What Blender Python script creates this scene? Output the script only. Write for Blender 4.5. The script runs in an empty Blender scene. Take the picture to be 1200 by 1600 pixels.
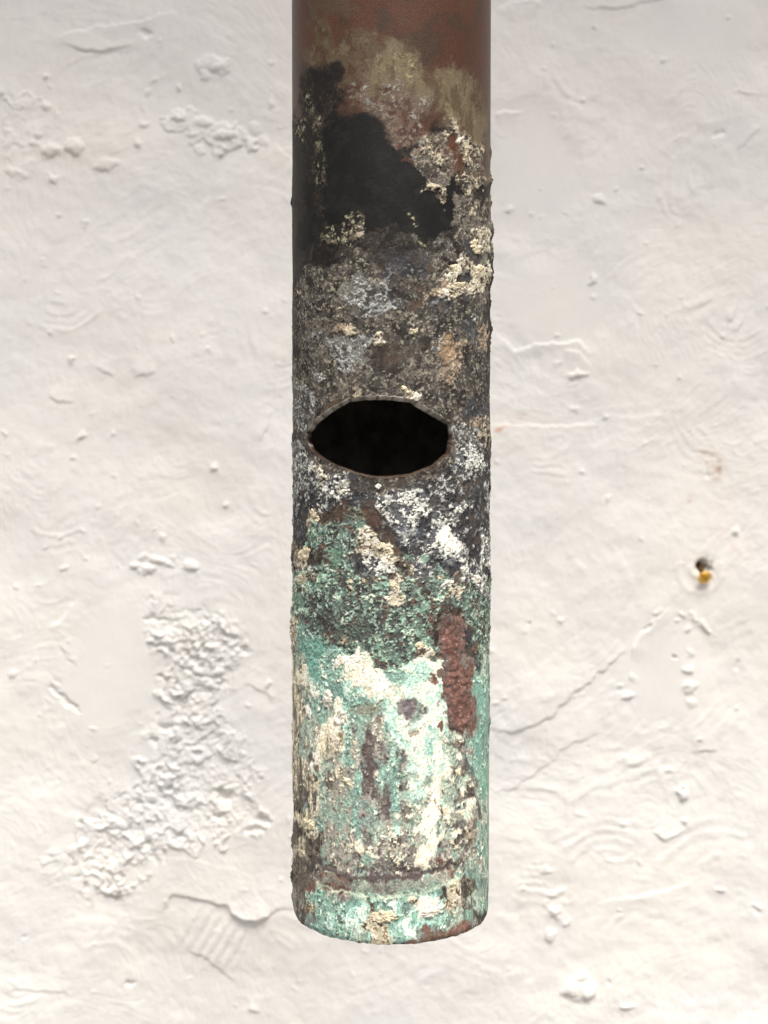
import bpy, bmesh, math
import numpy as np
from mathutils import Vector, Matrix

S = bpy.context.scene
COL = S.collection
R_ = math.radians

# ------------------------------------------------------------------ camera, world, sun, exposure
CAM = np.array([0.0, 0.0, 1.40])
PITCH = R_(2.1)                     # looking slightly down
FPX = 2000.0                        # focal length in photo pixels (photo 1200 x 1600)
cd = bpy.data.cameras.new('camera'); cam = bpy.data.objects.new('camera', cd); COL.objects.link(cam)
cam.location = CAM; cam.rotation_euler = (math.pi/2 - PITCH, 0, 0)
cd.sensor_fit = 'VERTICAL'; cd.sensor_height = 36.0; cd.sensor_width = 27.0
cd.lens = 36.0*FPX/1600.0
cd.clip_start = 0.01; cd.clip_end = 200
cd.dof.use_dof = True; cd.dof.focus_distance = 0.335; cd.dof.aperture_fstop = 20.0
S.camera = cam
S.view_settings.view_transform = 'Standard'; S.view_settings.look = 'None'
S.view_settings.gamma = 1.0
S.view_settings.exposure = 1.66

SUN_EL, SUN_AZ = R_(64), R_(12)     # in front of the wall, a little to the right
w = bpy.data.worlds.new('World'); S.world = w; w.use_nodes = True
nt = w.node_tree; nt.nodes.clear()
sky = nt.nodes.new('ShaderNodeTexSky'); sky.sky_type = 'NISHITA'; sky.sun_disc = False
sky.sun_elevation = SUN_EL; sky.sun_rotation = math.pi - SUN_AZ
sky.air_density = 0.6; sky.dust_density = 6.0; sky.ozone_density = 0.0
bg = nt.nodes.new('ShaderNodeBackground'); bg.inputs[1].default_value = 0.05
ow = nt.nodes.new('ShaderNodeOutputWorld')
nt.links.new(sky.outputs[0], bg.inputs[0]); nt.links.new(bg.outputs[0], ow.inputs[0])

sd = bpy.data.lights.new('sun', 'SUN'); sun = bpy.data.objects.new('sun', sd); COL.objects.link(sun)
sd.energy = 1.5; sd.angle = R_(28); sd.color = (1.0, 0.972, 0.915)
sdir = Vector((math.sin(SUN_AZ)*math.cos(SUN_EL), -math.cos(SUN_AZ)*math.cos(SUN_EL), math.sin(SUN_EL)))
sun.rotation_euler = sdir.to_track_quat('Z', 'Y').to_euler(); sun.location = (0.3, -1, 3)

# ------------------------------------------------------------------ photo pixel <-> space
cp, sp = math.cos(PITCH), math.sin(PITCH)
FWD = np.array([0, cp, -sp]); UP = np.array([0, sp, cp])
def project(P):
    d = P - CAM
    z = d @ FWD
    return 600 + FPX*d[..., 0]/z, 800 - FPX*(d @ UP)/z
def ray(px, py):
    px = np.asarray(px, float); py = np.asarray(py, float)
    return (FWD[None]*1.0 + np.stack([(px-600)/FPX, 0*px, 0*px], -1) + UP[None]*((800-py)/FPX)[..., None])

PR = 0.0270                        # pipe radius
PX, PY = 0.0020, 0.3530            # pipe axis
WALL_Y = 0.600
Z0 = 1.40
RPX = 154.0                        # photo pixels per pipe radius
def on_pipe(px, py, r=PR):
    """photo point -> (theta, z) on the front of the pipe; theta 0 faces the camera"""
    d = ray(np.atleast_1d(px), np.atleast_1d(py))
    o = CAM - np.array([PX, PY, 0])
    a = d[:, 0]**2 + d[:, 1]**2; b = 2*(d[:, 0]*o[0] + d[:, 1]*o[1]); c = o[0]**2 + o[1]**2 - r*r
    t = (-b - np.sqrt(np.maximum(b*b - 4*a*c, 0)))/(2*a)
    p = CAM + d*t[:, None]
    return np.arctan2(p[:, 0]-PX, -(p[:, 1]-PY)), p[:, 2]
def on_wall(px, py, y=WALL_Y):
    d = ray(np.atleast_1d(px), np.atleast_1d(py))
    t = (y - CAM[1])/d[:, 1]
    p = CAM + d*t[:, None]
    return p[:, 0], p[:, 2]

# ------------------------------------------------------------------ noise helpers
def vn(x, y, cell, seed):
    rng = np.random.RandomState(seed); T = rng.rand(256, 256).astype(np.float32)
    a = seed*1.737; c, s = math.cos(a), math.sin(a)
    X = ((x*c - y*s)/cell + seed*7.31 % 91).astype(np.float32)
    Y = ((x*s + y*c)/cell + seed*3.77 % 83).astype(np.float32)
    xi = np.floor(X).astype(np.int32); yi = np.floor(Y).astype(np.int32)
    fx = X-xi; fy = Y-yi
    fx = fx*fx*fx*(fx*(fx*6-15)+10); fy = fy*fy*fy*(fy*(fy*6-15)+10)
    x0 = xi & 255; x1 = (xi+1) & 255; y0 = yi & 255; y1 = (yi+1) & 255
    return (T[y0, x0]*(1-fx)+T[y0, x1]*fx)*(1-fy) + (T[y1, x0]*(1-fx)+T[y1, x1]*fx)*fy
def fbm(x, y, cell, seed, octv=4, gain=0.55):
    out = 0; amp = 1; tot = 0
    for k in range(octv):
        out = out + amp*(vn(x, y, cell, seed+k*13) - 0.5); tot += amp*amp
        amp *= gain; cell *= 0.5
    return (out/math.sqrt(tot)/0.26).astype(np.float32)      # about unit variance
def worley(x, y, cell, seed):
    rng = np.random.RandomState(seed); J = rng.rand(128, 128, 3).astype(np.float32)
    X = x/cell; Y = y/cell
    xi = np.floor(X).astype(np.int32); yi = np.floor(Y).astype(np.int32)
    f1 = np.full(x.shape, 9, np.float32); f2 = f1.copy(); idv = f1*0
    for dy in (-1, 0, 1):
        for dx in (-1, 0, 1):
            cx = xi+dx; cy = yi+dy
            j = J[cy & 127, cx & 127]
            d = np.sqrt((cx+j[..., 0]-X)**2 + (cy+j[..., 1]-Y)**2)
            closer = d < f1
            f2 = np.where(closer, f1, np.minimum(f2, d)); idv = np.where(closer, j[..., 2], idv); f1 = np.where(closer, d, f1)
    return f1, f2, idv
def sst(e0, e1, x):
    t = np.clip((x-e0)/(e1-e0), 0, 1); return t*t*(3-2*t)
def s2l(c):
    c = np.asarray(c, np.float32)/255.0
    return np.where(c <= 0.04045, c/12.92, ((c+0.055)/1.055)**2.4).astype(np.float32)
def inpoly(x, y, poly):
    r = np.zeros(np.broadcast(x, y).shape, bool); n = len(poly)
    for i in range(n):
        x0, y0 = poly[i]; x1, y1 = poly[(i+1) % n]
        if y0 == y1: continue
        r ^= ((y0 > y) != (y1 > y)) & (x < (x1-x0)*(y-y0)/(y1-y0)+x0)
    return r
def seg_dist(x, y, pts):
    """distance to a polyline, signed side (+ = left of travel in a y-down picture is up when going right), and 0..1 along"""
    best = np.full(x.shape, 1e9, np.float32); side = np.zeros(x.shape, np.float32); tt = side.copy()
    n = len(pts)-1
    for i in range(n):
        ax, ay = pts[i]; bx, by = pts[i+1]; dx, dy = bx-ax, by-ay; L = dx*dx+dy*dy
        u = (x-ax)*dx+(y-ay)*dy
        t = np.clip(u/L, 0, 1); d = np.hypot(x-ax-t*dx, y-ay-t*dy)
        sgn = np.sign((y-ay)*dx-(x-ax)*dy)
        m = d < best
        best = np.where(m, d, best); side = np.where(m, -sgn, side); tt = np.where(m, (i+t)/n, tt)
    return best, side, tt

# ------------------------------------------------------------------ mesh helpers
def new_mesh(name, V, F, mat, parent=None, smooth=True, loc=None):
    """F: (n,4) or (n,3) int array"""
    me = bpy.data.meshes.new(name); V = np.asarray(V, np.float32); F = np.asarray(F, np.int32)
    k = F.shape[1]
    me.vertices.add(len(V)); me.vertices.foreach_set('co', V.ravel())
    me.loops.add(F.size); me.loops.foreach_set('vertex_index', F.ravel())
    me.polygons.add(len(F)); me.polygons.foreach_set('loop_start', np.arange(0, F.size, k, dtype=np.int32))
    me.update(calc_edges=True); me.validate()
    if smooth: me.shade_smooth()
    if mat: me.materials.append(mat)
    o = bpy.data.objects.new(name, me); COL.objects.link(o)
    if parent: o.parent = parent
    if loc: o.location = loc
    return o
def paint(o, name, rgb, extra=None):
    at = o.data.attributes.new(name, 'FLOAT_COLOR', 'POINT')
    a = np.ones((len(rgb), 4), np.float32); a[:, :3] = rgb
    if extra is not None: a[:, 3] = extra
    at.data.foreach_set('color', a.ravel())
def grid_faces(nr, nc, wrap=False):
    i = np.arange(nr-1)[:, None]; j = np.arange(nc if wrap else nc-1)[None]
    j1 = (j+1) % nc
    return np.stack([i*nc+j, i*nc+j1, (i+1)*nc+j1, (i+1)*nc+j], -1).reshape(-1, 4)
def from_bm(name, bm, mat, parent=None, smooth=True):
    bmesh.ops.recalc_face_normals(bm, faces=bm.faces)
    me = bpy.data.meshes.new(name); bm.to_mesh(me); bm.free()
    if smooth: me.shade_smooth()
    if mat: me.materials.append(mat)
    o = bpy.data.objects.new(name, me); COL.objects.link(o)
    if parent: o.parent = parent
    return o
def empty(name, loc, label, cat):
    o = bpy.data.objects.new(name, None); COL.objects.link(o); o.location = loc
    o.empty_display_size = 0.01
    o['label'] = label; o['category'] = cat
    return o

# ------------------------------------------------------------------ materials
def principled(name):
    m = bpy.data.materials.new(name); m.use_nodes = True
    t = m.node_tree; return m, t, t.nodes['Principled BSDF']
def painted_mat(name, attr, bump=0.15, scale=2500, rough=(0.5, 0.9), metal=0.0, vary=0.25, spec=0.4):
    """colour from a per-vertex patina map, broken up by fine procedural grain"""
    m, t, b = principled(name); N = t.nodes; L = t.links
    a = N.new('ShaderNodeAttribute'); a.attribute_name = attr
    tc = N.new('ShaderNodeTexCoord')
    n1 = N.new('ShaderNodeTexNoise'); n1.inputs['Scale'].default_value = scale; n1.inputs['Detail'].default_value = 3
    L.new(tc.outputs['Object'], n1.inputs['Vector'])
    mr = N.new('ShaderNodeMapRange'); mr.inputs[1].default_value = 0.3; mr.inputs[2].default_value = 0.7
    mr.inputs[3].default_value = 1-vary; mr.inputs[4].default_value = 1+vary
    L.new(n1.outputs[0], mr.inputs[0])
    mx = N.new('ShaderNodeVectorMath'); mx.operation = 'SCALE'
    L.new(a.outputs['Color'], mx.inputs[0]); L.new(mr.outputs[0], mx.inputs['Scale'])
    L.new(mx.outputs[0], b.inputs['Base Color'])
    rr = N.new('ShaderNodeMapRange'); rr.inputs[3].default_value = rough[0]; rr.inputs[4].default_value = rough[1]
    L.new(a.outputs['Alpha'], rr.inputs[0]); L.new(rr.outputs[0], b.inputs['Roughness'])
    bp = N.new('ShaderNodeBump'); bp.inputs['Strength'].default_value = bump; bp.inputs['Distance'].default_value = 0.0003
    L.new(n1.outputs[0], bp.inputs['Height']); L.new(bp.outputs[0], b.inputs['Normal'])
    b.inputs['Metallic'].default_value = metal; b.inputs['Specular IOR Level'].default_value = spec
    return m

def simple_mat(name, c0, c1, scale, rough, metal=0.0, bump=0.2, dist=0.0003):
    m, t, b = principled(name); N = t.nodes; L = t.links
    tc = N.new('ShaderNodeTexCoord'); n1 = N.new('ShaderNodeTexNoise')
    n1.inputs['Scale'].default_value = scale; n1.inputs['Detail'].default_value = 5
    L.new(tc.outputs['Object'], n1.inputs['Vector'])
    cr = N.new('ShaderNodeValToRGB'); e = cr.color_ramp.elements
    e[0].position = 0.38; e[0].color = (*s2l(c0), 1); e[1].position = 0.62; e[1].color = (*s2l(c1), 1)
    L.new(n1.outputs[0], cr.inputs[0]); L.new(cr.outputs[0], b.inputs['Base Color'])
    bp = N.new('ShaderNodeBump'); bp.inputs['Strength'].default_value = bump; bp.inputs['Distance'].default_value = dist
    L.new(n1.outputs[0], bp.inputs['Height']); L.new(bp.outputs[0], b.inputs['Normal'])
    b.inputs['Roughness'].default_value = rough; b.inputs['Metallic'].default_value = metal
    return m

M_patina = painted_mat('copper_patina', 'patina', bump=0.25, scale=2600, rough=(0.34, 0.95), vary=0.28, spec=0.22)
M_crust = simple_mat('mineral_crust', (182, 168, 136), (228, 219, 190), 1100, 0.95, bump=0.8)
M_white = simple_mat('white_crust', (196, 192, 176), (232, 230, 216), 1100, 0.95, bump=0.8)
M_edge = simple_mat('worn_cut_metal', (88, 74, 64), (172, 165, 154), 420, 0.5, metal=0.25, bump=0.4)
M_bore = simple_mat('dark_bore', (52, 50, 46), (92, 86, 76), 160, 0.85)  # dark grey-brown inside of the tube
M_brass = simple_mat('brass', (228, 176, 70), (248, 208, 108), 500, 0.35, metal=0.45, bump=0.1)
M_shank = simple_mat('dull_brass', (70, 52, 30), (110, 80, 44), 700, 0.45, metal=0.9, bump=0.3)
M_plaster = painted_mat('white_plaster', 'plaster', bump=0.22, scale=900, rough=(0.6, 0.9), vary=0.015, spec=0.25)
M_shade_overhang = simple_mat('shade_overhang_paint', (150, 145, 138), (165, 160, 150), 20, 0.8)

# ------------------------------------------------------------------ the plaster wall (relief is geometry)
def build_wall():
    spx = 1.72
    xs = np.arange(-24, 1226, spx); ys = np.arange(-24, 1626, spx)
    grow = np.cumsum(3.0*1.32**np.arange(26))
    xs = np.concatenate([xs[0]-grow[::-1], xs, xs[-1]+grow]); ys = np.concatenate([ys[0]-grow[::-1], ys, ys[-1]+grow])
    k = (WALL_Y)/FPX                                  # metres per photo pixel on the wall
    X, Y = np.meshgrid(xs, ys); X = X.astype(np.float32); Y = Y.astype(np.float32)
    H = np.zeros_like(X)
    H += 3.2*fbm(X, Y, 210, 5, 2) + 0.9*fbm(X, Y, 70, 9, 3) + 0.28*fbm(X, Y, 22, 31, 3) + 0.10*fbm(X, Y, 7, 71, 2) + 0.05*fbm(X, Y, 4, 73, 1)
    wx = X + 11*fbm(X, Y, 130, 101, 2) + 2.5*fbm(X, Y, 34, 111, 2); wy = Y + 11*fbm(X, Y, 130, 201, 2) + 2.5*fbm(X, Y, 34, 211, 2)
    fx = X + 2.2*fbm(X, Y, 12, 301, 3); fy = Y + 2.2*fbm(X, Y, 12, 401, 3)
    xi = lambda a: int(np.searchsorted(xs, a)); yi = lambda a: int(np.searchsorted(ys, a))
    def win(x0, x1, y0, y1): return np.s_[yi(y0):yi(y1), xi(x0):xi(x1)]
    # brushed-on paint: short slanting strokes
    ang = R_(-28) + 0.5*fbm(X, Y, 260, 77, 2); ca, sa = np.cos(ang), np.sin(ang)
    H += 0.25*fbm((X*ca+Y*sa)*0.30, -X*sa+Y*ca, 7.5, 83, 3)*sst(-1.3, .9, fbm(X, Y, 120, 87, 2))
    # trowel sweeps: families of concentric arcs
    def arcs(cx, cy, r0, r1, a0, a1, step, amp, squash=1.0, sharp=1.5):
        s = win(cx-r1-30, cx+r1+30, cy-r1-30, cy+r1+30)
        x, y = wx[s], wy[s]
        if x.size == 0: return
        dx, dy = x-cx, (y-cy)/squash
        r = np.hypot(dx, dy); a = np.degrees(np.arctan2(dy, dx))
        da = (a - (a0+a1)/2 + 180) % 360 - 180
        half = (a1-a0)/2
        m = sst(half, half*0.55, np.abs(da))*sst(r0-step*.5, r0+step*.5, r)*sst(r1+step*.5, r1-step*.5, r)
        ph = r/step + 0.22*fbm(x, y, 90, int(cx+cy) % 97, 2)
        saw = ph % 1.0
        prof = np.where(saw < 0.68, sst(0, .68, saw), sst(1.0, 0.68, saw))
        gate = sst(-0.5, 1.0, fbm(x, y, 50, int(cx*3+cy) % 91, 3))
        kring = ((np.floor(ph)*0.618 + cx*0.137) % 1.0)*1.1 + 0.25
        H[s] += 0.52*amp*m*prof*gate*kring
    A = [(1062, 430, 40, 135, 5, 150, 21, 4.2), (1100, 120, 40, 200, 40, 170, 30, 1.4), (100, 410, 40, 100, 20, 150, 17, 2.0),
         (330, 640, 20, 70, 20, 160, 16, 1.8), (470, 520, 30, 110, 60, 200, 19, 1.6), (400, 400, 30, 120, 180, 340, 18, 1.5),
         (60, 1400, 70, 190, -10, 120, 17, 2.2), (40, 1460, 20, 120, 40, 150, 15, 1.6), (860, 1000, 70, 260, 30, 140, 27, 2.4),
         (960, 1100, 70, 190, 30, 130, 20, 2.2), (840, 1480, 30, 150, 180, 330, 17, 2.0), (1000, 1500, 40, 170, 200, 330, 19, 1.8),
         (960, 1360, 30, 110, 180, 330, 17, 1.8), (1140, 1420, 40, 160, 190, 340, 19, 1.6), (860, 660, 30, 110, 10, 170, 17, 1.5),
         (1000, 780, 30, 150, 180, 300, 19, 1.5), (1120, 640, 30, 120, 60, 200, 16, 1.5), (60, 640, 30, 120, 0, 130, 17, 1.7),
         (80, 780, 20, 110, 20, 170, 16, 1.9), (240, 780, 40, 130, 20, 140, 19, 1.3), (430, 760, 30, 110, 60, 190, 16, 1.7),
         (90, 330, 30, 120, 20, 120, 18, 1.5), (180, 370, 40, 140, 20, 100, 19, 1.4), (900, 130, 20, 110, 30, 170, 21, 1.6),
         (1130, 270, 20, 110, 120, 260, 15, 1.5), (1160, 460, 20, 100, 30, 170, 15, 1.4), (880, 900, 30, 140, -60, 60, 19, 1.4),
         (1130, 900, 40, 150, 30, 120, 21, 1.2), (820, 330, 40, 150, 30, 150, 24, 1.0), (150, 1000, 60, 110, 130, 250, 18, 1.6),
         (810, 1250, 30, 150, 10, 120, 20, 1.8), (1060, 1240, 40, 170, 120, 220, 21, 1.4), (420, 1520, 30, 120, 190, 340, 15, 1.6),
         (150, 1600, 40, 160, 210, 330, 18, 1.6), (700, 1600, 60, 220, 200, 340, 21, 1.5), (1180, 1180, 40, 150, 120, 240, 19, 1.4)]
    for a in A: arcs(*a)
    rng = np.random.RandomState(4)
    for q in range(46):
        arcs(rng.uniform(0, 1200), rng.uniform(0, 1600), 20, rng.uniform(60, 150), *(lambda b: (b, b+rng.uniform(60, 150)))(rng.uniform(0, 360)), rng.uniform(12, 24), rng.uniform(0.3, 0.8))
    # straight combed marks below the long ledge
    s = win(250, 400, 1390, 1560)
    u = (fx[s]-330)*math.cos(R_(58)) + 0 + (fy[s]-1470)*-0 ; d = (X[s]-330)*0.87 + (Y[s]-1475)*0.5
    v = -(X[s]-330)*0.5 + (Y[s]-1475)*0.87
    H[s] += 1.5*(0.5+0.5*np.sin(d/2.6 + 0.5*fbm(X[s], Y[s], 40, 5, 2)))*sst(58, 40, np.abs(d))*sst(50, 25, np.abs(v))
    # smooth filled ovals
    def flat(cx, cy, rx, ry, lift, rot=0):
        m = 1.25*max(rx, ry); s = win(cx-m, cx+m, cy-m, cy+m)
        c, sn = math.cos(rot), math.sin(rot); dx, dy = wx[s]-cx, wy[s]-cy
        r = np.hypot((dx*c+dy*sn)/rx, (-dx*sn+dy*c)/ry); mk = sst(1.25, 0.65, r)
        base = H[s].mean()
        H[s] = H[s]*(1-0.85*mk) + (base+lift)*0.85*mk
    flat(1040, 1050, 55, 80, 1.5); flat(170, 1060, 75, 115, 0.5); 
    flat(860, 470, 90, 60, 1.0); flat(830, 270, 70, 90, 0.5); flat(150, 60, 55, 14, 1.0)
    flat(1090, 60, 110, 40, 0)
    # lumps of grit under the paint
    def lump(x, y, rx, ry, h, rot=0.0):
        m = 2.2*max(rx, ry)+6; s = win(x-m, x+m, y-m, y+m); c, sn = math.cos(rot), math.sin(rot)
        dx, dy = fx[s]-x, fy[s]-y
        r = np.hypot((dx*c+dy*sn)/rx, (-dx*sn+dy*c)/ry)
        H[s] += h*np.clip(1-r*r, 0, None)**0.7 + h*0.18*np.exp(-(r/1.3)**2)
    LU = [(333,108,28,14,5),(324,125,9,6,4),(347,117,14,9,4),(283,141,5,6,4),(245,133,8,4,2,-.6),(235,150,5,7,3),(226,168,5,8,3),(230,198,8,7,4),(220,230,8,7,5),
          (77,128,6,5,4),(78,172,6,6,4),(65,216,9,7,4),(84,239,19,11,7),(122,233,17,13,8),(86,282,9,7,5),(168,262,23,9,4,-.3),(15,163,8,5,4,.6),(5,152,8,5,4),
          (30,275,24,5,3,.2),(18,210,7,5,3),(60,230,9,6,3),(354,218,18,9,6),(280,186,13,12,6),(320,195,18,8,4),(352,240,18,7,4),(300,215,12,7,3),(400,205,12,10,3),(412,225,10,8,3),
          (82,520,7,5,3),(115,562,6,5,4),(128,682,8,6,4),(115,715,6,4,3),(333,731,8,7,5),(253,840,7,6,4),(237,828,5,4,3),(96,842,4,4,3),(100,885,7,5,3),(70,856,5,4,2),(215,815,5,5,2),
          (209,886,10,8,5),(230,890,11,7,6),(246,876,14,8,5),(262,882,9,7,4),(297,884,12,8,6),(225,870,9,6,3),(270,870,6,5,3),
          (18,1052,8,5,3),(418,1070,5,5,4),(932,317,11,7,4),(797,331,7,6,3),(1156,153,18,4,2,.2),(1055,222,8,4,2),(901,586,19,6,6),(926,440,7,6,4),(945,650,5,5,3),(925,468,5,4,2),(896,640,9,4,2),
          (1077,1047,9,8,6),(1081,1075,12,9,6),(1079,1022,6,9,4),(981,1088,12,7,7),(970,1072,6,4,4),(1077,984,6,5,4),(1085,965,14,4,4,.8),(1105,980,14,4,4,.7),(1068,960,8,5,4,.8),(1085,1100,8,10,4),
          (1028,955,7,5,4),(1070,1243,10,9,8),(1073,1287,6,5,4),(1092,1158,5,4,4),(1048,1208,7,4,3),(983,1583,12,6,5),(1133,1398,8,5,4),(866,1404,13,5,4),(869,1432,10,9,6),(863,1470,8,9,5),(858,1365,10,5,3),
          (909,1556,27,22,6),(892,1556,12,14,6),(925,1562,12,12,6),(912,1535,12,7,4),(775,1100,6,5,2),(1190,1428,5,5,4),(978,1185,3,3,2),(880,1400,6,5,3),(890,1450,5,4,3)]
    for l in LU: lump(l[0], l[1], l[2], l[3], l[4]*(.62 if 960 < l[0] < 1100 and 940 < l[1] < 1110 else .85), *l[5:])
    for q in range(260):
        lump(rng.uniform(0, 1200), rng.uniform(0, 1600), *(lambda a: (a, a*rng.uniform(.5, .9), a*rng.uniform(.2, .55)))(rng.uniform(2.2, 5.5)), rng.uniform(-.7, .7))
    # rough, stony patches
    def rough(poly, amp, cell, lift, seed, soft=9):
        P = np.array(poly); s = win(P[:,0].min()-30, P[:,0].max()+30, P[:,1].min()-30, P[:,1].max()+30)
        x, y = X[s] + 13*fbm(X[s], Y[s], 32, seed, 4), Y[s] + 13*fbm(X[s], Y[s], 32, seed+7, 4)
        ins = inpoly(x, y, poly); d, _, _ = seg_dist(x, y, poly+[poly[0]])
        m = np.where(ins, sst(0, soft, d), 0)
        qx, qy = x + 3*fbm(x, y, 14, seed+3, 3), y + 3*fbm(x, y, 14, seed+5, 3)
        f1, f2, idv = worley(qx, qy*1.25, cell, seed+1); g1, g2, id2 = worley(qx, qy*1.2, cell*0.45, seed+2)
        peb = np.clip(1-f1*f1*1.5, 0, 1)*(0.25+idv**1.5*1.1) ; peb2 = np.clip(1-g1*g1*1.6, 0, 1)*(0.2+0.8*id2)
        H[s] += m*(lift + amp*(peb*1.0*sst(-1.2, .8, fbm(x, y, 40, seed+21, 2)) + 0.40*peb2 - 0.42) + 0.35*amp*0.5*fbm(x, y, 26, seed+9, 3))
    MAIN = [(212,928),(285,934),(330,950),(375,950),(388,1010),(365,1060),(345,1100),(355,1140),(395,1175),(390,1210),(430,1285),(418,1312),(330,1330),(262,1345),(205,1382),(190,1412),(135,1392),(100,1362),(50,1366),(35,1342),(110,1300),(100,1275),(160,1252),(190,1205),(232,1175),(238,1100),(225,1030)]
    rough(MAIN, 7.0, 14, 1.0, 611, 14)
    rough([(240,1010),(385,960),(388,1010),(330,1100),(250,1120)], 6.5, 25, 1.8, 631, 18)
    rough([(268,178),(300,180),(345,184),(395,200),(424,215),(420,236),(365,242),(318,228),(283,224)], 3.0, 24, 3.5, 641, 5)
    rough([(0,135),(60,150),(90,190),(60,230),(130,225),(60,260),(0,270)], 2.6, 24, 0.8, 651, 16)
    rough([(850,1340),(885,1360),(892,1420),(870,1485),(852,1440)], 2.2, 17, 0.5, 661)
    rough([(0,1330),(110,1300),(190,1380),(150,1420),(20,1380)], 1.6, 22, 0.3, 671, 20)
    # ledges: a skin of plaster standing proud on one side and dying away
    def ledge(pts, h, reach=26, up=1, soft=2.2):
        P = np.array(pts); s = win(P[:,0].min()-reach*2, P[:,0].max()+reach*2, P[:,1].min()-reach*2, P[:,1].max()+reach*2)
        x = X[s]+1.6*fbm(X[s], Y[s], 16, 17, 3); y = Y[s]+1.6*fbm(X[s], Y[s], 16, 27, 3)
        d, sd_, t = seg_dist(x, y, pts); sgn = d*sd_*up
        fade = np.clip(np.minimum(t, 1-t)*5, 0, 1)**0.7
        end = sst(reach*1.2, 0, np.maximum(0, d-0))      # smooth ends
        H[s] += h*fade*sst(-soft, soft, sgn)*np.exp(-np.maximum(sgn, 0)/reach)*np.where(d < reach*2, 1, 0)
    ledge([(245,1439),(268,1404),(330,1416),(356,1424),(372,1443),(402,1446),(422,1431),(470,1424)], 5.0, 30)
    ledge([(355,1423),(372,1443),(402,1446),(424,1431)], 6.0, 22)
    ledge([(287,1493),(318,1508),(368,1546)], 2.5, 25); ledge([(0,1558),(35,1556),(115,1567)], 2.2, 20); ledge([(383,1590),(406,1593)], 3.5, 12)
    ledge([(84,71),(126,57),(176,48),(199,44),(230,42),(249,33),(284,29)], 3.0, 22, -1); ledge([(100,77),(146,90),(184,86),(215,77)], 3.0, 20)
    ledge([(0,9),(52,4)], 3.0, 18, -1); ledge([(130,2),(150,8),(172,8)], 3, 14)
    ledge([(771,24),(828,8),(843,19)], 3.2, 25, -1); ledge([(905,23),(947,27),(1000,15),(1070,0)], 2.8, 25); ledge([(771,184),(813,181)], 3.0, 18, -1)
    ledge([(771,519),(803,549),(828,538),(901,534),(924,553)], 4.0, 28, -1); ledge([(760,664),(850,665),(947,663)], 2.2, 40, -1)
    ledge([(1043,953),(1026,967),(1012,983),(997,995),(990,1015),(988,1035)], 3.6, 18); ledge([(985,1052),(981,1062)], 3, 10)
    ledge([(760,1141),(801,1148),(851,1130),(901,1084),(955,1038),(985,1015)], 3.4, 34); ledge([(765,1246),(800,1238),(851,1205),(900,1160),(947,1145)], 2.2, 30)
    ledge([(1089,1180),(1105,1176),(1123,1178)], 3.2, 16); ledge([(1024,1301),(1043,1320),(1073,1305)], 4.0, 18); ledge([(940,1415),(1010,1405),(1090,1385)], 1.6, 20, -1)
    ledge([(149,576),(180,588)], 2.6, 14); ledge([(207,590),(249,584)], 2.6, 16); ledge([(73,618),(90,628),(118,632)], 3.0, 18); ledge([(406,691),(429,638)], 2.4, 16)
    ledge([(379,1071),(405,1083),(414,1084),(425,1104)], 3.0, 16); ledge([(73,985),(95,968),(119,935)], 2.6, 16, -1); ledge([(88,1008),(115,1042)], 2.4, 14)
    ledge([(430,228),(470,268)], 2, 14, -1); ledge([(1150,240),(1165,222),(1180,205)], 2.6, 10); ledge([(140,1200),(152,1190)], 2, 10)
    ledge([(875,545),(905,552),(925,575)], 2.5, 14, -1)
    # gouges, pits and the drilled recess round the screw
    def gouge(pts, h, wd):
        P = np.array(pts); s = win(P[:,0].min()-20, P[:,0].max()+20, P[:,1].min()-20, P[:,1].max()+20)
        d, sd_, t = seg_dist(fx[s], fy[s], pts); tp = np.clip(np.minimum(t, 1-t)*4, 0.1, 1)
        H[s] -= h*tp*np.exp(-(d/(wd*tp))**2)
    gouge([(73,1063),(80,1078),(92,1092),(110,1105),(131,1118)], 5.5, 3.4); gouge([(76,1058),(98,1074)], 2, 2.2); gouge([(90,1010),(116,1042)], 1.5, 2)
    gouge([(1043,953),(1026,967),(1012,983),(997,996)], 3.2, 1.6)
    gouge([(1098,718),(1105,735),(1112,752)], 2.0, 4)
    def pit(x, y, rx, ry, h):
        m = 3*max(rx, ry)+5; s = win(x-m, x+m, y-m, y+m)
        r2 = ((fx[s]-x)/rx)**2 + ((fy[s]-y)/ry)**2; H[s] -= h*np.exp(-r2**1.5)
    for p in [(347,1248,12,8,13),(263,1236,6,5,8),(213,1260,7,5,9),(235,1259,7,5,8),(228,1325,8,6,11),(278,1311,10,4,8),(337,1281,10,5,8),(395,1301,13,5,8),(410,1286,10,5,8),(175,1411,13,4,8),(130,1392,5,4,8),(116,1377,5,4,7),
              (293,1004,15,4,7),(232,967,8,4,7),(250,968,9,4,7),(252,1060,7,4,7),(258,1139,11,5,9),(382,1018,9,4,7),(340,1058,8,4,7),(238,1163,6,4,6),(234,62,7,5,5),(145,88,12,3,3),
              (1052,1028,3.4,3.4,7),(828,979,2.2,2.2,4),(1116,216,9,6,3),(1156,1040,5,5,3),(922,1172,2,2,3),(197,1552,6,3,5),(1189,1430,4,4,5),(33,1473,3,3,3),(957,1544,2.5,2,3)]: pit(*p)
    s = win(1040, 1160, 830, 960); dx, dy = X[s]-1094, Y[s]-884; r = np.hypot(dx, dy*0.95)
    H[s] -= 22*np.exp(-(np.hypot(dx-3, dy)/9)**4)
    H[s] += 1.8*np.exp(-((r-17)/4)**2)*np.exp(-((np.degrees(np.arctan2(dy, dx))-120)/70)**2) + 1.4*np.exp(-((np.hypot(dx, dy-8)-34)/5)**2)*(dy > -6)
    # dab of filler above the screw
    lump(1150, 831, 6, 6, 4)
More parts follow.
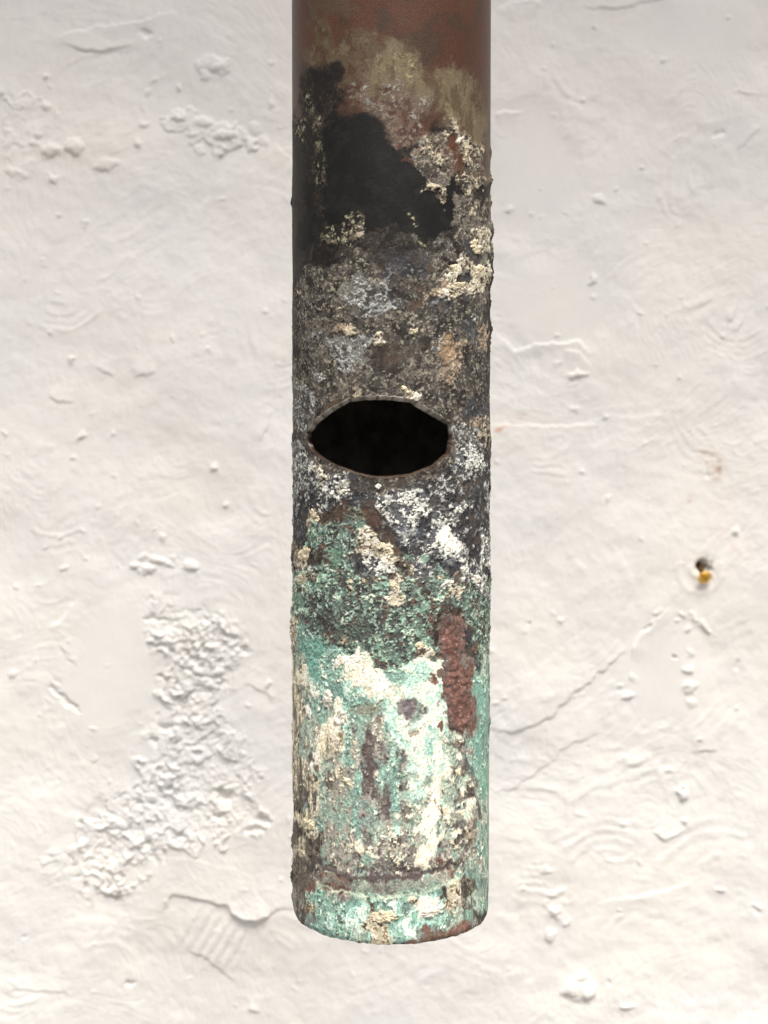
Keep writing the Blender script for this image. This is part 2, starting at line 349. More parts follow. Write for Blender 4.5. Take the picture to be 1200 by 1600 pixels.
    V = np.stack([np.full_like(X, 0), np.full_like(X, 0), np.full_like(X, 0)], -1).astype(np.float64)
    V[..., 0] = (X-600)*k; V[..., 2] = Z0 - np.float64(WALL_Y)*math.tan(PITCH) + (800-Y)*k ; V[..., 1] = WALL_Y - H*k*0.92
    # paint: off-white, slightly dirty, a few rust stains, shade painted into the screw recess
    base = s2l((233, 232, 227))
    C = np.ones(X.shape+(3,), np.float32)*base
    n = fbm(X, Y, 160, 801, 4); n2 = fbm(X, Y, 30, 821, 4)
    C *= (1 + 0.010*n + 0.008*n2)[..., None]
    C *= 1 + n[..., None]*np.array([0.006, 0.0, -0.010], np.float32)
    def stain_or_shade(x, y, rx, ry, col, a):
        m = 3*max(rx, ry)+6; s = win(x-m, x+m, y-m, y+m)
        r2 = ((wx[s]-x)/rx)**2 + ((wy[s]-y)/ry)**2
        al = (a*np.exp(-r2)*sst(-1.0, 0.6, fbm(X[s], Y[s], 7, 881, 3)))[..., None]
        C[s] = C[s]*(1-al) + s2l(col)*al
    stain_or_shade(780, 661, 8, 6, (205, 140, 95), .95); stain_or_shade(800, 655, 22, 8, (224, 200, 180), .5); stain_or_shade(1110, 742, 6, 13, (180, 140, 105), .85); stain_or_shade(1098, 718, 7, 6, (196, 160, 135), .7)
    stain_or_shade(1068, 779, 5, 5, (196, 150, 120), .85); stain_or_shade(1150, 844, 8, 6, (210, 160, 145), .6); stain_or_shade(1105, 728, 14, 24, (222, 205, 190), .5); stain_or_shade(1130, 820, 22, 30, (228, 212, 205), .4)
    stain_or_shade(1097, 882, 11, 11, (104, 98, 84), .95); stain_or_shade(90, 240, 60, 14, (222, 218, 205), .6)  # first one paints the shade inside the screw recess
    o = new_mesh('wall', V.reshape(-1, 3), grid_faces(*X.shape)[:, ::-1], M_plaster)
    paint(o, 'plaster', C.reshape(-1, 3), np.full(X.size, 0.6, np.float32))
    o['kind'] = 'structure'
    return o
wall = build_wall()

# ------------------------------------------------------------------ the pipe
GRID = """
rrRRRRRRRRrrRRRRRRRRRRrr
rrRoRRRRRRrrRRRRRrrRRrrr
rRRooRRRRRrrrRRRrrrrrrrr
rRRooRRoooRRrrrrrrrrrrrr
rRRooRoooooOOrrrrrrrrrrr
rRoooooooOOOyOorrrrrrrrr
rroookoooOOOOyyorOOrrrrr
rrkkkkoopOOOOyOooOOOorrr
rkkkkkkPPOoPPOOOoOOOOorr
rkfkkkkoPpoPPpPPoOOOOorr
rkfkkkRRpPPpPRpPoOOOOOor
rfkfkkKKKKpPpRPRRoOOOOOr
kfkfkKKKKKKpppPRkkcoOOOr
kfkkKKKKKKKKppPcPcRCcOor
kkkfKKKKKKKKKkPccPRPccor
kkkfKKKKKKKKKRgggcPRcPRo
kkkfKKKKKKKKKKKgggPocPRo
kkkfKKKKKKKKKKKKggKcccOc
kkKkKKKKKKKKKKKkcgKKcckk
kkKkKKKKKKKKKKKKKcKgggkg
kkKkKKKKKKKKKKKKKKKggcgg
kkKkKKKffKKKKKfKKKKggggg
kKKkkfffcKkdKKKKKKKdgCgg
kKKkffffkddkddDfdDdggcCg
kKkkkkddgddkdddDdDDkdNCg
kkkkkdDdDDddNNdNDgkCcNgd
kkDDDDDgDDgNNNNNDDCCcCCd
kDDDDgDBBgBBNDDDgTCNNCcd
DcgDDDgBBNBNDDbcTCCCCCgd
DDgDDgcBBBBBNbbcNNNgNggd
DgDDDcDgBBBDDDDDDDDDDDDd
DDgggTcDDDDDDDDDDDDDNBgd
DggBgbcggDDgDDCgDDDDNNTd
DDDgBBBBBBCDDDDdBBTTDDTd
dgDggBBBBDdbbDDgDDTTDDgd
gDDgDgBBgDdbbgDggDTTDDDg
gDDBDgDDDDDDgDgggTTcDDDd
BgDgggDcDDDDgcNDDgDDgDDN
gBDDgcDcgDDDDcCDDDDDgDDD
BNBDooDDDDDDDDDDDDDDDNNN
BBgboDDDDDDDDDDDDDDgNNcN
gBgbDDDDDDDDDDDDDDDBDTcD
NgDDDDDDDDDDDDDDDDDBBBcD
BBDDDDDDDDDDDDDDDDDBwBND
BwBDDDDDDDDDDDDDDDDwwwND
wBwcDDDDDDDDDDDDDDDswwwN
BwswCwsNbDDDbDDDDDsssBNs
sBNswwWsNNDDDNbNsssDNNNs
sNsNswwsNswswwwsNssNsNNs
sNsNsbbNNNwwwwwwNNNwwNbs
sNcTbbGGbNNwwwsNwwwsNNNN
NNceGGGGGbbNwwNNwWWNsNNs
NNeGGGGGCCbbNwsNwWWsNNws
TNbGGGGGcCcCbNNwwwWWsNws
TCbbGeGGNwwCcGsesswwsNww
cCGGeeGGNwwwbcwssGNNwwNs
GeceeGGGGcGcCGbGGeGTwGwG
eceeGGGcGGeCCGGbGGCCGGwG
eeGGeeGGGeGGCeGGeeGGGGGs
eeGGGGGGGGGGGGGeGGbbGLGG
cGGGGGGGGGGeGeGGGbuuGGGG
CEGGGGGGGGGGGeGGGbuuNGGG
CEEEGGcGGGeGGeGeGbuuNGGG
jLEEEEGGGGeGGGcCGuuuNGGL
jLEEEWWWWGGGGGVVVAuuuNLL
jWEEEEWWWWWEEVAAVVuuuELl
jWLEEEAWWWWEEAVVuAuuuEEl
jLWEEEVEAWWWVAVVVVuuuEEl
jLEELWEEEAVWWmmVVAuuuuEl
jWEELWEEMGMVAVmmVVAuuuEl
jLLEWjLEMMMAAVVWWAuuuuEl
jLMWjWEmMMMEAVVVAVumuuEl
jMLWjCEMmmMLAAVVAVLcmuEl
jLjWjCEMmmmEmVVVAVLmmuEl
jjWjLMEMmmmEmAVVVVLWuuEl
jjcLjCMEmmMEGLVAVWhcGuEl
jjCLjMMEmmEmEhVLWLhLhmEl
jgjLMMMEmmMmELAWVCLhcLEl
gmjLMMMmEMmmEhLMWVLhWmLl
jjCLMMMEmEmmWhMVWCWWVmLl
gCLEMMMEmmLMMLMWVLhmhuMl
ggCgMMMMEmLMVhWVWhLhCuul
gjggMMMMWMMMhLMLWmmhmuuL
jCggMMMmmMmhMMWWWmMMMuuL
ggghMMMMMhmhhhWWMuMMmuul
ggmmmmmmmmmmmmmMMMuuguuL
mguMuuuLLLmmmLLMMMLCgguL
mmEeLMMLLeELLEEEEbCCgLLl
mmTEEeEEAcEEAECWWVCLgLul
mbmEEEEAACCEEEAWVAELubNN
mbEEAEEAACCCEAEAAELuuuub
bbEEEeEELECCLEAmuuuuubbb
bbbEEEEAccCCEuuuubbbbbbb
bbbEEEEAccCCEuuuubbbbbbb
""".split()
# base colour, [(overlay colour, noise field, coverage, softness)], relief height, relief noise, roughness 0..1
CL = {
 'R': ((108,66,42),   [((92,64,42),'L0',.35,.9),((104,80,54),'L1',.10,.8)], 0, .05, .1),
 'r': ((88,65,45),   [((102,62,42),'L1',.35,.9)], 0, .05, .1),
 'o': ((110,88,58),  [((100,68,46),'M1',.3,.8),((124,106,74),'M0',.2,.8)], 0, .1, .2),
 'O': ((136,118,80), [((112,94,62),'S0',.4,1.6),((146,130,90),'M1',.14,.6)], 0, .15, .3),
 'y': ((146,128,86), [((190,172,118),'F0',.22,.5),((96,78,54),'F1',.14,.4)], .4, .3, .5),
 'p': ((122,98,80),  [((100,64,54),'M0',.3,.5),((148,128,106),'F1',.15,.5)], .1, .2, .4),
 'P': ((130,110,90), [((100,62,50),'M1',.25,.35),((172,166,146),'F0',.22,.35),((150,164,146),'M2',.04,.5)], .3, .4, .6),
 'K': ((29,28,26),   [((38,36,32),'M0',.3,.8),((22,22,21),'L1',.3,.8)], 0, .06, .5),
 'k': ((44,39,34),   [((33,31,29),'M1',.50,.6),((76,62,48),'F0',.12,.5),((62,48,40),'M2',.10,.7)], .05, .15, .4),
 'f': ((42,39,35),   [((112,104,78),'M1',.28,.35),((186,176,136),'F0',.16,.25)], .2, .5, .6),
 'D': ((76,72,66),   [((114,107,95),'F0',.32,.5),((54,49,44),'M1',.32,.4),((158,150,128),'F2',.12,.25),((92,80,70),'M2',.10,.7)], .2, .40, .8),
 'd': ((60,54,47),   [((84,76,64),'F1',.3,.5),((44,40,37),'M0',.3,.5)], .1, .4, .7),
 'g': ((116,109,97), [((82,75,65),'M0',.35,.4),((158,148,124),'F1',.20,.35),((64,58,52),'F0',.12,.3)], .4, .7, .8),
 'B': ((118,116,110),[((78,75,70),'M1',.44,.45),((172,175,168),'F0',.24,.35),((204,204,192),'F2',.10,.25)], .6, .9, .85),
 'C': ((222,212,178),[((240,232,208),'M0',.35,.5),((174,154,118),'F1',.18,.35),((98,86,72),'F0',.12,.25)], 2.2, 1.3, .95),
 'c': ((96,86,74),   [((212,198,162),'M1',.48,.25),((150,138,114),'F0',.25,.35),((58,52,47),'F2',.15,.3)], .9, 1.1, .9),
 'T': ((160,140,112),[((200,180,146),'F0',.30,.4),((104,94,80),'M1',.36,.4),((182,150,118),'M2',.2,.5)], .9, .9, .9),
 'N': ((74,74,76),   [((54,54,57),'M0',.40,.4),((128,130,128),'F0',.16,.3),((88,78,70),'M2',.2,.6)], .2, .6, .8),
 'w': ((92,94,98),   [((206,208,196),'M1',.44,.22),((222,222,204),'F0',.20,.25),((60,60,63),'F2',.18,.3)], .9, 1.0, .9),
 's': ((78,78,80),   [((180,182,172),'F0',.30,.25),((150,154,152),'M2',.18,.35),((54,54,56),'M1',.28,.4)], .4, .9, .85),
 'b': ((82,70,60),   [((96,74,60),'M0',.3,.6),((60,50,45),'M1',.3,.5),((120,132,112),'F0',.10,.3)], 0, .5, .7),
 'G': ((96,120,106),  [((66,70,66),'M1',.34,.35),((128,166,144),'F0',.24,.35),((176,190,164),'F2',.10,.25),((72,72,70),'F1',.22,.3),((100,78,66),'M2',.08,.35)], .5, 1.3, .85),
 'e': ((112,150,128),[((142,188,164),'M0',.34,.5),((74,84,76),'F1',.26,.3),((190,200,172),'F0',.14,.25)], .7, 1.2, .85),
 'E': ((134,172,154),[((160,204,186),'M1',.34,.5),((100,122,112),'F0',.26,.35),((206,220,196),'F2',.12,.3),((112,150,138),'M2',.24,.5)], .7, 1.0, .85),
 'A': ((172,212,194),[((212,230,212),'M0',.40,.6),((130,180,162),'F1',.18,.4)], 1.4, .7, .9),
 'L': ((150,170,152),[((178,194,174),'M1',.34,.5),((112,132,120),'F0',.25,.4),((206,206,178),'F2',.10,.3)], .5, .7, .85),
 'l': ((124,156,140),[((146,176,158),'S1',.35,.7),((98,122,112),'S0',.30,.7)], .2, .3, .7),
 'W': ((236,230,202),[((244,240,222),'L0',.4,.8),((206,222,198),'M2',.22,.7),((214,200,168),'F1',.10,.4),((160,146,130),'F0',.03,.4)], 1.9, .6, .95),
 'V': ((212,226,204),[((238,236,210),'M0',.36,.7),((172,212,192),'M2',.34,.7),((156,146,130),'F0',.03,.4)], 1.6, .6, .95),
 'M': ((156,152,138),[((188,184,166),'M0',.30,.6),((116,112,104),'F1',.28,.4),((150,176,162),'S1',.08,1.0),((222,214,184),'F2',.12,.25),((138,166,148),'M2',.18,.6)], .5, .8, .85),
 'm': ((110,102,96),  [((88,80,78),'M1',.36,.5),((158,152,142),'F0',.26,.4),((132,154,140),'M2',.16,.6),((140,160,150),'S0',.07,.9)], .0, .8, .8),
 'u': ((122,90,76),  [((144,104,88),'M0',.28,.5),((92,66,57),'F1',.30,.4),((120,112,104),'M2',.18,.5)], .3, .8, .8),
 'h': ((122,117,108),[((228,220,186),'M1',.46,.25),((84,78,76),'F1',.28,.3),((178,200,182),'F0',.12,.3)], .9, 1.1, .9),
 'j': ((138,132,116),[((222,210,176),'S0',.34,.35),((104,100,92),'S1',.32,.4),((224,214,184),'F0',.08,.3)], .8, .9, .9),
}
GAIN = {**dict.fromkeys('RroOypPKkf', .64), **dict.fromkeys('DdgBNTbcC', .80), **dict.fromkeys('ws', 1.02), **dict.fromkeys('GeE', 1.12), **dict.fromkeys('ALlWVMmuhj', 1.08)}  # lower-zone colours above and these gains include a brightening veil of lens glare
DAUB = [(578,1192,7,46,(92,80,78),.85),(602,1247,6,24,(90,82,80),.8),(671,1055,4.5,8,(96,64,54),.95),(687,1054,8,7,(92,62,52),.9),(683,1131,5,9,(112,72,60),.95),(644,1143,7,6,(120,82,66),.7),(630,1108,15,14,(120,112,116),.85),
        (706,1276,12,8,(116,120,112),.8),(696,883,11,9,(80,86,94),.85),(640,832,22,13,(88,96,106),.6),(516,972,24,16,(72,72,68),.75),(560,985,30,14,(78,88,80),.6),(495,1012,20,14,(104,160,144),.7),(494,1048,12,22,(116,172,156),.7),
        (723,1195,10,9,(86,82,82),.8),(711,1160,12,9,(104,80,70),.7),(500,1345,12,7,(92,84,82),.9),(508,1366,9,4,(126,82,66),.8),(536,1372,16,6,(126,92,76),.7),(684,1463,26,6,(112,92,76),.8),(733,1300,7,30,(128,108,94),.55),(476,1376,10,26,(112,102,94),.8),
        (620,1062,12,16,(140,172,154),.75),(571,1107,18,8,(140,130,112),.6),(745,1130,8,70,(136,180,162),.6),(752,1215,7,26,(128,172,150),.7),(742,1085,8,30,(132,180,164),.6),
        (518,122,24,9,(38,35,33),.9),(500,140,20,14,(42,38,35),.8),(532,108,12,9,(40,37,34),.9),(470,300,12,70,(50,45,40),.6),(700,228,8,11,(118,74,56),.75),(706,258,5,12,(108,70,54),.7),(748,300,5,13,(48,44,42),.9),(712,298,11,10,(42,41,40),.9),
        (725,390,9,16,(66,70,72),.8),(750,400,6,14,(140,140,126),.8),(545,456,14,12,(146,148,144),.4),(590,478,12,9,(148,152,152),.4),(545,535,34,8,(170,172,166),.45),(560,562,14,12,(164,168,162),.45),(600,555,12,18,(66,58,52),.7),(690,545,10,22,(176,150,116),.7),
        (622,555,24,18,(92,84,76),.4),(628,402,34,9,(62,62,64),.7),(733,520,5,12,(120,122,120),.6),(576,760,50,7,(76,70,64),.5),(560,803,40,9,(92,72,58),.55),(585,815,12,10,(96,72,58),.6),(728,858,5,26,(58,56,56),.8),(520,868,20,9,(84,68,60),.6),(530,870,10,16,(120,160,138),.5)]
def daubs(C, u, v, px, py):
    ns = [fbm(u, v, 7, 301+k, 4, .7) for k in range(3)]; wx = px + 3*fbm(u, v, 14, 311, 3); wy = py + 3*fbm(u, v, 14, 313, 3)
    for i, (x, y, rx, ry, c, a) in enumerate(DAUB):
        m = (np.abs(px-x) < 2.2*rx+8) & (np.abs(py-y) < 2.2*ry+8)
        if y < 0 or not m.any(): continue
        m &= np.abs(u) < 240
        d = np.sqrt(((wx[m]-x)/rx)**2 + ((wy[m]-y)/ry)**2) + 0.22*ns[i % 3][m]
        al = (a*sst(1.25, 0.75, d))[:, None]
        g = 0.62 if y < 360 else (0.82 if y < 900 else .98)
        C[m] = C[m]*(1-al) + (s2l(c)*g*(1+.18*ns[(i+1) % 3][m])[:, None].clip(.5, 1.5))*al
    # dark turned line above the lower end, and the dull pale band under it
    yl = np.interp(px, [460,495,520,560,600,640,680,712,735], [1345,1352,1360,1370,1374,1371,1360,1344,1335])
    edge = sst(492, 508, px+4*ns[0])*sst(728, 712, px+4*ns[1])*(np.abs(u) < 240)
    al = edge*.92*sst(6.5, 2.5, np.abs(wy-yl)+1.5*ns[2]); C = C*(1-al[..., None]) + s2l((84,74,73))*.98*al[..., None]
    al = edge*.55*sst(9, 4, np.abs(wy-yl-14)+2.2*ns[0])*(px < 700); C = C*(1-al[..., None]) + s2l((142,144,132))*.98*al[..., None]
    al = edge*.7*sst(3.5, 1.2, np.abs(wy-yl-27)+.8*ns[1]); C = C*(1-al[..., None]) + s2l((206,222,196))*.98*al[..., None]
    return C
def patina(px, py, u):
    """colour, relief, roughness for photo coordinates px, py; u = unrolled arc coordinate"""
    v = np.where(py > 1070, 1070 + (py-1070)*0.62, py).astype(np.float32)     # lower down the stains have run
    wxx = 5.0*fbm(u, v, 34, 11, 4) + 1.5*fbm(u, v, 6, 12, 2)
    wyy = 5.0*fbm(u, v, 34, 19, 4) + 1.5*fbm(u, v, 6, 22, 2)
    gx = (px + wxx - 458)/13.0 - 0.5; gy = (py + wyy)/16.0 - 0.5
    nr = len(GRID)
    x0 = np.clip(np.floor(gx), 0, 23).astype(int); x1 = np.clip(x0+1, 0, 23); fx = np.clip(gx-x0, 0, 1)
    y0 = np.clip(np.floor(gy), 0, nr-1).astype(int); y1 = np.clip(y0+1, 0, nr-1); fy = np.clip(gy-y0, 0, 1)
    keys = list(CL); G = np.array([[keys.index(ch) for ch in r] for r in GRID])
    # towards the right edge low down, most of the red-brown is overgrown by green and grey
    swap = [keys.index(ch) for ch in ('L', 'M', 'l', 'E', 'L')]
    for k in range(71, 94):
        for c in range(16, 24):
            if G[k, c] != keys.index('u'): continue
            if k < 90 and c > 18 and not (c == 20 and k in (71, 72, 73, 79, 80, 81, 82)): G[k, c] = swap[(k*3 + c*2) % 5]
            if k > 89 and (k + c) % 3 == 0: G[k, c] = keys.index('m')
    F = {'L0': fbm(u, v, 60, 41, 4), 'L1': fbm(u, v, 60, 42, 4), 'M0': fbm(u, v, 15, 43, 5, .66), 'M1': fbm(u, v, 13, 44, 5, .7), 'M2': fbm(u, v, 15, 45, 5, .68),
         'F0': fbm(u, v, 6, 46, 3, .75), 'F1': fbm(u, v, 6, 47, 3, .75), 'F2': fbm(u, v, 5, 48, 3, .75)}
    def streak(seed): return fbm(u*1.0 + 3*fbm(u, v, 30, seed+1, 2), v*0.22, 9, seed, 4, .6)
    # streak noise must not be rotated: use unrotated seeds through scaled coordinates
    F['S0'] = streak(49); F['S1'] = streak(50)
    fs = list(F.values())
    c00, c01, c10, c11 = G[y0, x0], G[y0, x1], G[y1, x0], G[y1, x1]
    hard = 0.055 + 0.05*sst(960, 1040, py) + 0.26*sst(250, 120, py + 22*F['L1'] - 60*(px < 560))
    num = np.zeros(px.shape+(3,), np.float32); den = np.zeros(px.shape, np.float32); hh = den.copy(); rr = den.copy()
    hi = 0.5*F['F0'] + 0.6*F['M2'] + 0.5*F['F1']
    for i, kx in enumerate(keys):
        ind = (c00 == i)*(1-fx)*(1-fy) + (c01 == i)*fx*(1-fy) + (c10 == i)*(1-fx)*fy + (c11 == i)*fx*fy
        sel = ind > 0.02
        if not sel.any(): continue
        nz = fs[2+(i % 3)][sel]*0.45 + fs[5+((i*2+1) % 3)][sel]*0.40 + fs[(i*5+1) % 5][sel]*.35
        wgt = np.exp(np.clip((ind[sel] + 0.25*nz - 0.5)/hard[sel], -20, 20))
        base, ov, h, hn, ro = CL[kx]
        col = np.ones((sel.sum(), 3), np.float32)*s2l(base); hl = np.full(sel.sum(), h, np.float32)
        for (oc, f, cov, soft) in ov:
            fv = F[f][sel]; q = np.quantile(F[f][::7, ::7], 1-cov)
            al = sst(q-soft*.5, q+soft*.5, fv)
            oc = s2l(oc); br = (oc.sum()-s2l(base).sum())
            col = col*(1-al[:, None]) + oc*al[:, None]; hl = hl + al*np.clip(br*1.2, -1, 1)*(.3+hn)
        hl = hl + hn*0.34*hi[sel]
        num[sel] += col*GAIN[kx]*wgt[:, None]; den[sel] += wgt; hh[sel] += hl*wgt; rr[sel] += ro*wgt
    den = np.maximum(den, 1e-9)
    out = num/den[..., None]; lum = (out @ np.array([.25, .6, .15], np.float32))[..., None]
    ds = (0.28 - 0.12*sst(960, 1040, py))[..., None]
    out = out*(1-ds) + lum*ds
    grit = 0.7*fbm(u, v, 2.6, 95, 2) + 0.6*fbm(u, v, 1.4, 97, 1)
    rough_ = rr/den
    out = out*np.clip(1 + 0.17*grit*sst(.3, .8, rough_), .5, 1.6)[..., None]
    hh = hh + den*0.16*grit*sst(.3, .8, rough_)
    out = daubs(out, u, v, px, py)
    return out, hh/den, rr/den

def ring_relief(z_px, u):
    """shallow turned groove and bead near the lower end (pixels of height, by ring level)"""
    w0 = 1.2*fbm(u, u*0+5, 60, 77, 2)
    d = z_px - w0
    return -3.0*np.exp(-((d-1330)/7.0)**2) + 1.4*np.exp(-((d-1349)/9.0)**2) - 1.0*np.exp(-((d-1366)/4.0)**2)

MPX = PR/RPX
Z_BOT = float(on_pipe(600, 1476)[1][0]); Z_TOP = 1.40 + 0.26
HOLE_OUT = [(479,676),(493,655),(518,637),(545,622.5),(572,619),(604,618.5),(646,624),(668,637),(708,662),(706,686),(703,711),(690,718),(674,730),(640,744),(604,748),(580,746.5),(559,741),(528,729.5),(508,720),(488,706),(481,691)]
HOLE_IN = [(486,677),(497,662),(520,644),(546,628.5),(572,625.5),(604,625),(643,630),(646,634),(666,645.5),(700,665.5),(700,686),(696.5,708),(687,715),(674,727),(640,740),(604,744),(580,743),(559,738),(528,727),(510,718),(493,704),(486,690)]
def dense(poly, n=14, jit=0.5, seed=3):
    rng = np.random.RandomState(seed); out = []
    for i in range(len(poly)):
        a = np.array(poly[i], float); b = np.array(poly[(i+1) % len(poly)], float)
        m = max(2, int(np.hypot(*(b-a))/2.2))
        for k in range(m): out.append(a+(b-a)*k/m + rng.normal(0, jit, 2)*(k > 0))
    return np.array(out)
def resample(P, n):
    Q = np.vstack([P, P[:1]]); d = np.r_[0, np.cumsum(np.hypot(*np.diff(Q, axis=0).T))]
    t = np.linspace(0, d[-1], n, endpoint=False)
    return np.stack([np.interp(t, d, Q[:, 0]), np.interp(t, d, Q[:, 1])], -1)
NH = 300
ho = resample(dense(HOLE_OUT, jit=0.22, seed=3), NH); hi_ = resample(dense(HOLE_IN, jit=0.25, seed=8), NH)
# start both outlines at the left tip
ho = np.roll(ho, -int(np.argmin(ho[:, 0])), 0); hi_ = np.roll(hi_, -int(np.argmin(hi_[:, 0])), 0)
THK = 0.0016
ho_t, ho_z = on_pipe(ho[:, 0], ho[:, 1]); hi_t, hi_z = on_pipe(hi_[:, 0], hi_[:, 1], PR-THK)

pipe = empty('copper_pipe', (PX, PY, Z_BOT), 'corroded copper pipe with green and white crust and a lens-shaped hole', 'pipe')
def pipe_xyz(th, z, r):
    return np.stack([r*np.sin(th), -r*np.cos(th), z-Z_BOT], -1)

def build_pipe():
    front = np.arcsin(np.linspace(-1, 1, 5))  # placeholder spacing guide
    tf = np.linspace(-1.75, 1.75, 470); tb = np.linspace(1.75, 2*math.pi-1.75, 92)[1:-1]
    th = np.concatenate([tf, tb]); nth = len(th)
    zf = np.linspace(Z_BOT, float(on_pipe(600, -30)[1][0]), 1230); zt = np.linspace(zf[-1], Z_TOP, 40)[1:]
    zz = np.concatenate([zf, zt]); nz = len(zz)
    TH, ZZ = np.meshgrid(th, zz)
    P = pipe_xyz(TH, ZZ, PR) + np.array([PX, PY, Z_BOT])
    # height along the pipe in photo pixels as seen at the front (rows), and as projected (columns stay with the surface)
    fz = np.linspace(Z_BOT-0.01, Z_TOP, 400); _, fy_ = project(np.stack([fz*0+PX, fz*0+PY-PR, fz], -1))
    _, proj_y = project(P)
    side = np.where(np.cos(TH) > 0, proj_y, np.interp(ZZ, fz, fy_))
    pxs = 611.5 + RPX*np.sin(TH); u = RPX*TH; u = np.where(TH > math.pi, u-2*math.pi*RPX, u)
    pys = np.clip(side, -60, 1503)
    col, h, ro = patina(pxs.astype(np.float32), pys.astype(np.float32), u.astype(np.float32))
    ringy = np.interp(ZZ, fz, fy_)
    h = h*0.8 + ring_relief(ringy - 34, u)*sst(0.95, 0.55, np.abs(TH + 0.02))*0.5
    h += 0.5*fbm(u, pys, 90, 91, 2)*sst(180, 300, pys)
    # crusty nicks that break the outline on both sides
    for sd_, y, ry, a in [(1,282,9,5),(1,362,16,6),(1,395,14,5),(1,428,20,6),(1,470,9,4),(1,512,10,6),(1,1075,30,3),(1,1130,14,3),(1,240,8,3),(-1,316,6,3),(-1,870,20,4),(-1,975,22,5),(-1,1010,12,4),(-1,1180,30,4),(-1,1365,16,6),(-1,1400,12,4),(-1,690,14,3),(1,700,20,2.5),(1,900,30,2.5)]:
        h = h + a*np.exp(-((pys-y)/ry)**2)*np.exp(-((TH-sd_*1.48)/.22)**2)*np.clip(.40+.40*fbm(u, pys, 11, 131, 3), 0, 1.0)
    # end of the tube: slightly rolled in, nicked
    e = np.clip((zz-Z_BOT)/(9*MPX), 0, 1)[:, None]
    h = h*(0.3+0.7*e) - 1.8*(1-e)**2
    r = PR + h*MPX
    ZZ2 = ZZ + (1-e)*MPX*0.9*fbm(u, u*0, 14, 93, 3)
    V = pipe_xyz(TH, ZZ2, r).reshape(-1, 3)
    F = grid_faces(nz, nth, wrap=True)
    # cut the mouth: drop the faces inside the hole outline
    fc_t = TH.ravel()[F].mean(1); fc_z = ZZ.ravel()[F].mean(1)
    near = (np.abs(fc_t) < 1.3)
    kill = np.zeros(len(F), bool)
    kill[near] = inpoly(fc_t[near]*RPX, (fc_z[near]-Z_BOT)/MPX, list(zip(ho_t*RPX, (ho_z-Z_BOT)/MPX)))
    F = F[~kill]
    o = new_mesh('body', V, F, M_patina, pipe)
    paint(o, 'patina', col.reshape(-1, 3), ro.ravel())
    return TH, ZZ, h
build_pipe()

# the inside of the tube, with the same mouth
def build_bore():
    tb = np.concatenate([np.linspace(-1.3, 1.3, 300), np.linspace(1.3, 2*math.pi-1.3, 60)[1:-1]])
    zb = np.concatenate([np.linspace(Z_BOT+0.0002, hi_z.min()-.002, 40), np.linspace(hi_z.min()-.002, hi_z.max()+.002, 150)[1:], np.linspace(hi_z.max()+.002, Z_TOP, 40)[1:]])
    TH, ZZ = np.meshgrid(tb, zb)
    V = pipe_xyz(TH, ZZ, PR-THK).reshape(-1, 3); F = grid_faces(len(zb), len(tb), wrap=True)
    ft = np.where(np.abs(np.ptp(TH.ravel()[F], axis=1)) > 3, 9, TH.ravel()[F].mean(1)); fz = ZZ.ravel()[F].mean(1)
    kill = inpoly(ft*RPX, (fz-Z_BOT)/MPX, list(zip(hi_t*RPX, (hi_z-Z_BOT)/MPX)))
    new_mesh('bore', V, F[~kill][:, ::-1], M_bore, pipe)
build_bore()

# worn metal edge round the mouth: a lip on the outside, the cut face, and a return inside
def build_mouth_edge():
    ct, cz = ho_t.mean(), ho_z.mean()
    def grow(t, z, px):
        dt, dz = (t-ct)*PR, z-cz; L = np.hypot(dt, dz)
        return t + dt/L*px*MPX/PR, z + dz/L*px*MPX
    n = np.arange(NH)
    j = fbm(n*2.0, n*0.0, 9, 55, 3)
    rings = []
    t, z = grow(ho_t, ho_z, 1.4+0.7*j); rings.append(pipe_xyz(t, z, PR-1.2*MPX))
    t, z = grow(ho_t, ho_z, 0.7+0.3*j); rings.append(pipe_xyz(t, z, PR+0.35*MPX))
    t, z = grow(ho_t, ho_z, -0.4); rings.append(pipe_xyz(t, z, PR+0.4*MPX))
    for k in (0.33, 0.66): rings.append(pipe_xyz(ho_t*(1-k)+hi_t*k, ho_z*(1-k)+hi_z*k, PR-THK*k))
    rings.append(pipe_xyz(hi_t, hi_z, PR-THK-0.0001))
    t, z = grow(hi_t, hi_z, 2.5); rings.append(pipe_xyz(t, z, PR-THK-0.0002))
    V = np.concatenate(rings); o = new_mesh('mouth_edge', V, grid_faces(len(rings), NH, wrap=True), M_patina, pipe)
    # bright worn metal along the top and right of the cut, brown below
    yy = np.tile((ho_z-ho_z.min())/np.ptp(ho_z), len(rings)); n2 = np.tile(fbm(n*2.2, n*0.0+3, 7, 58, 3), len(rings)); k2 = np.repeat(np.arange(len(rings)), NH)
    al = np.clip(sst(.50, .62, yy) + .25*n2*(yy > .4), 0, 1)[:, None]
    C = s2l((74, 60, 50))*(1-al) + s2l((176, 172, 164))*al
    C = np.where((k2 < 2)[:, None], C*.6 + s2l((86, 78, 68))*.4, C)*(1+.3*n2)[:, None].clip(.45, 1.6)*.8
    paint(o, 'patina', C, np.full(len(V), .3, np.float32))
build_mouth_edge()

# the annular cut at the lower end
def build_end():
    t = np.linspace(0, 2*math.pi, 240, endpoint=False)
    rr = [(PR-2.0*MPX, 0.6), (PR-3.0*MPX, -0.3), (PR-THK+0.0002, 0.2), (PR-THK-0.0001, 3)]
    V = np.concatenate([pipe_xyz(t, Z_BOT+zz*MPX+0.5*MPX*fbm(t*80, t*0, 9, 57, 2), r) for r, zz in rr])
    new_mesh('end_rim', V, grid_faces(4, 240, wrap=True), M_edge, pipe)
build_end()

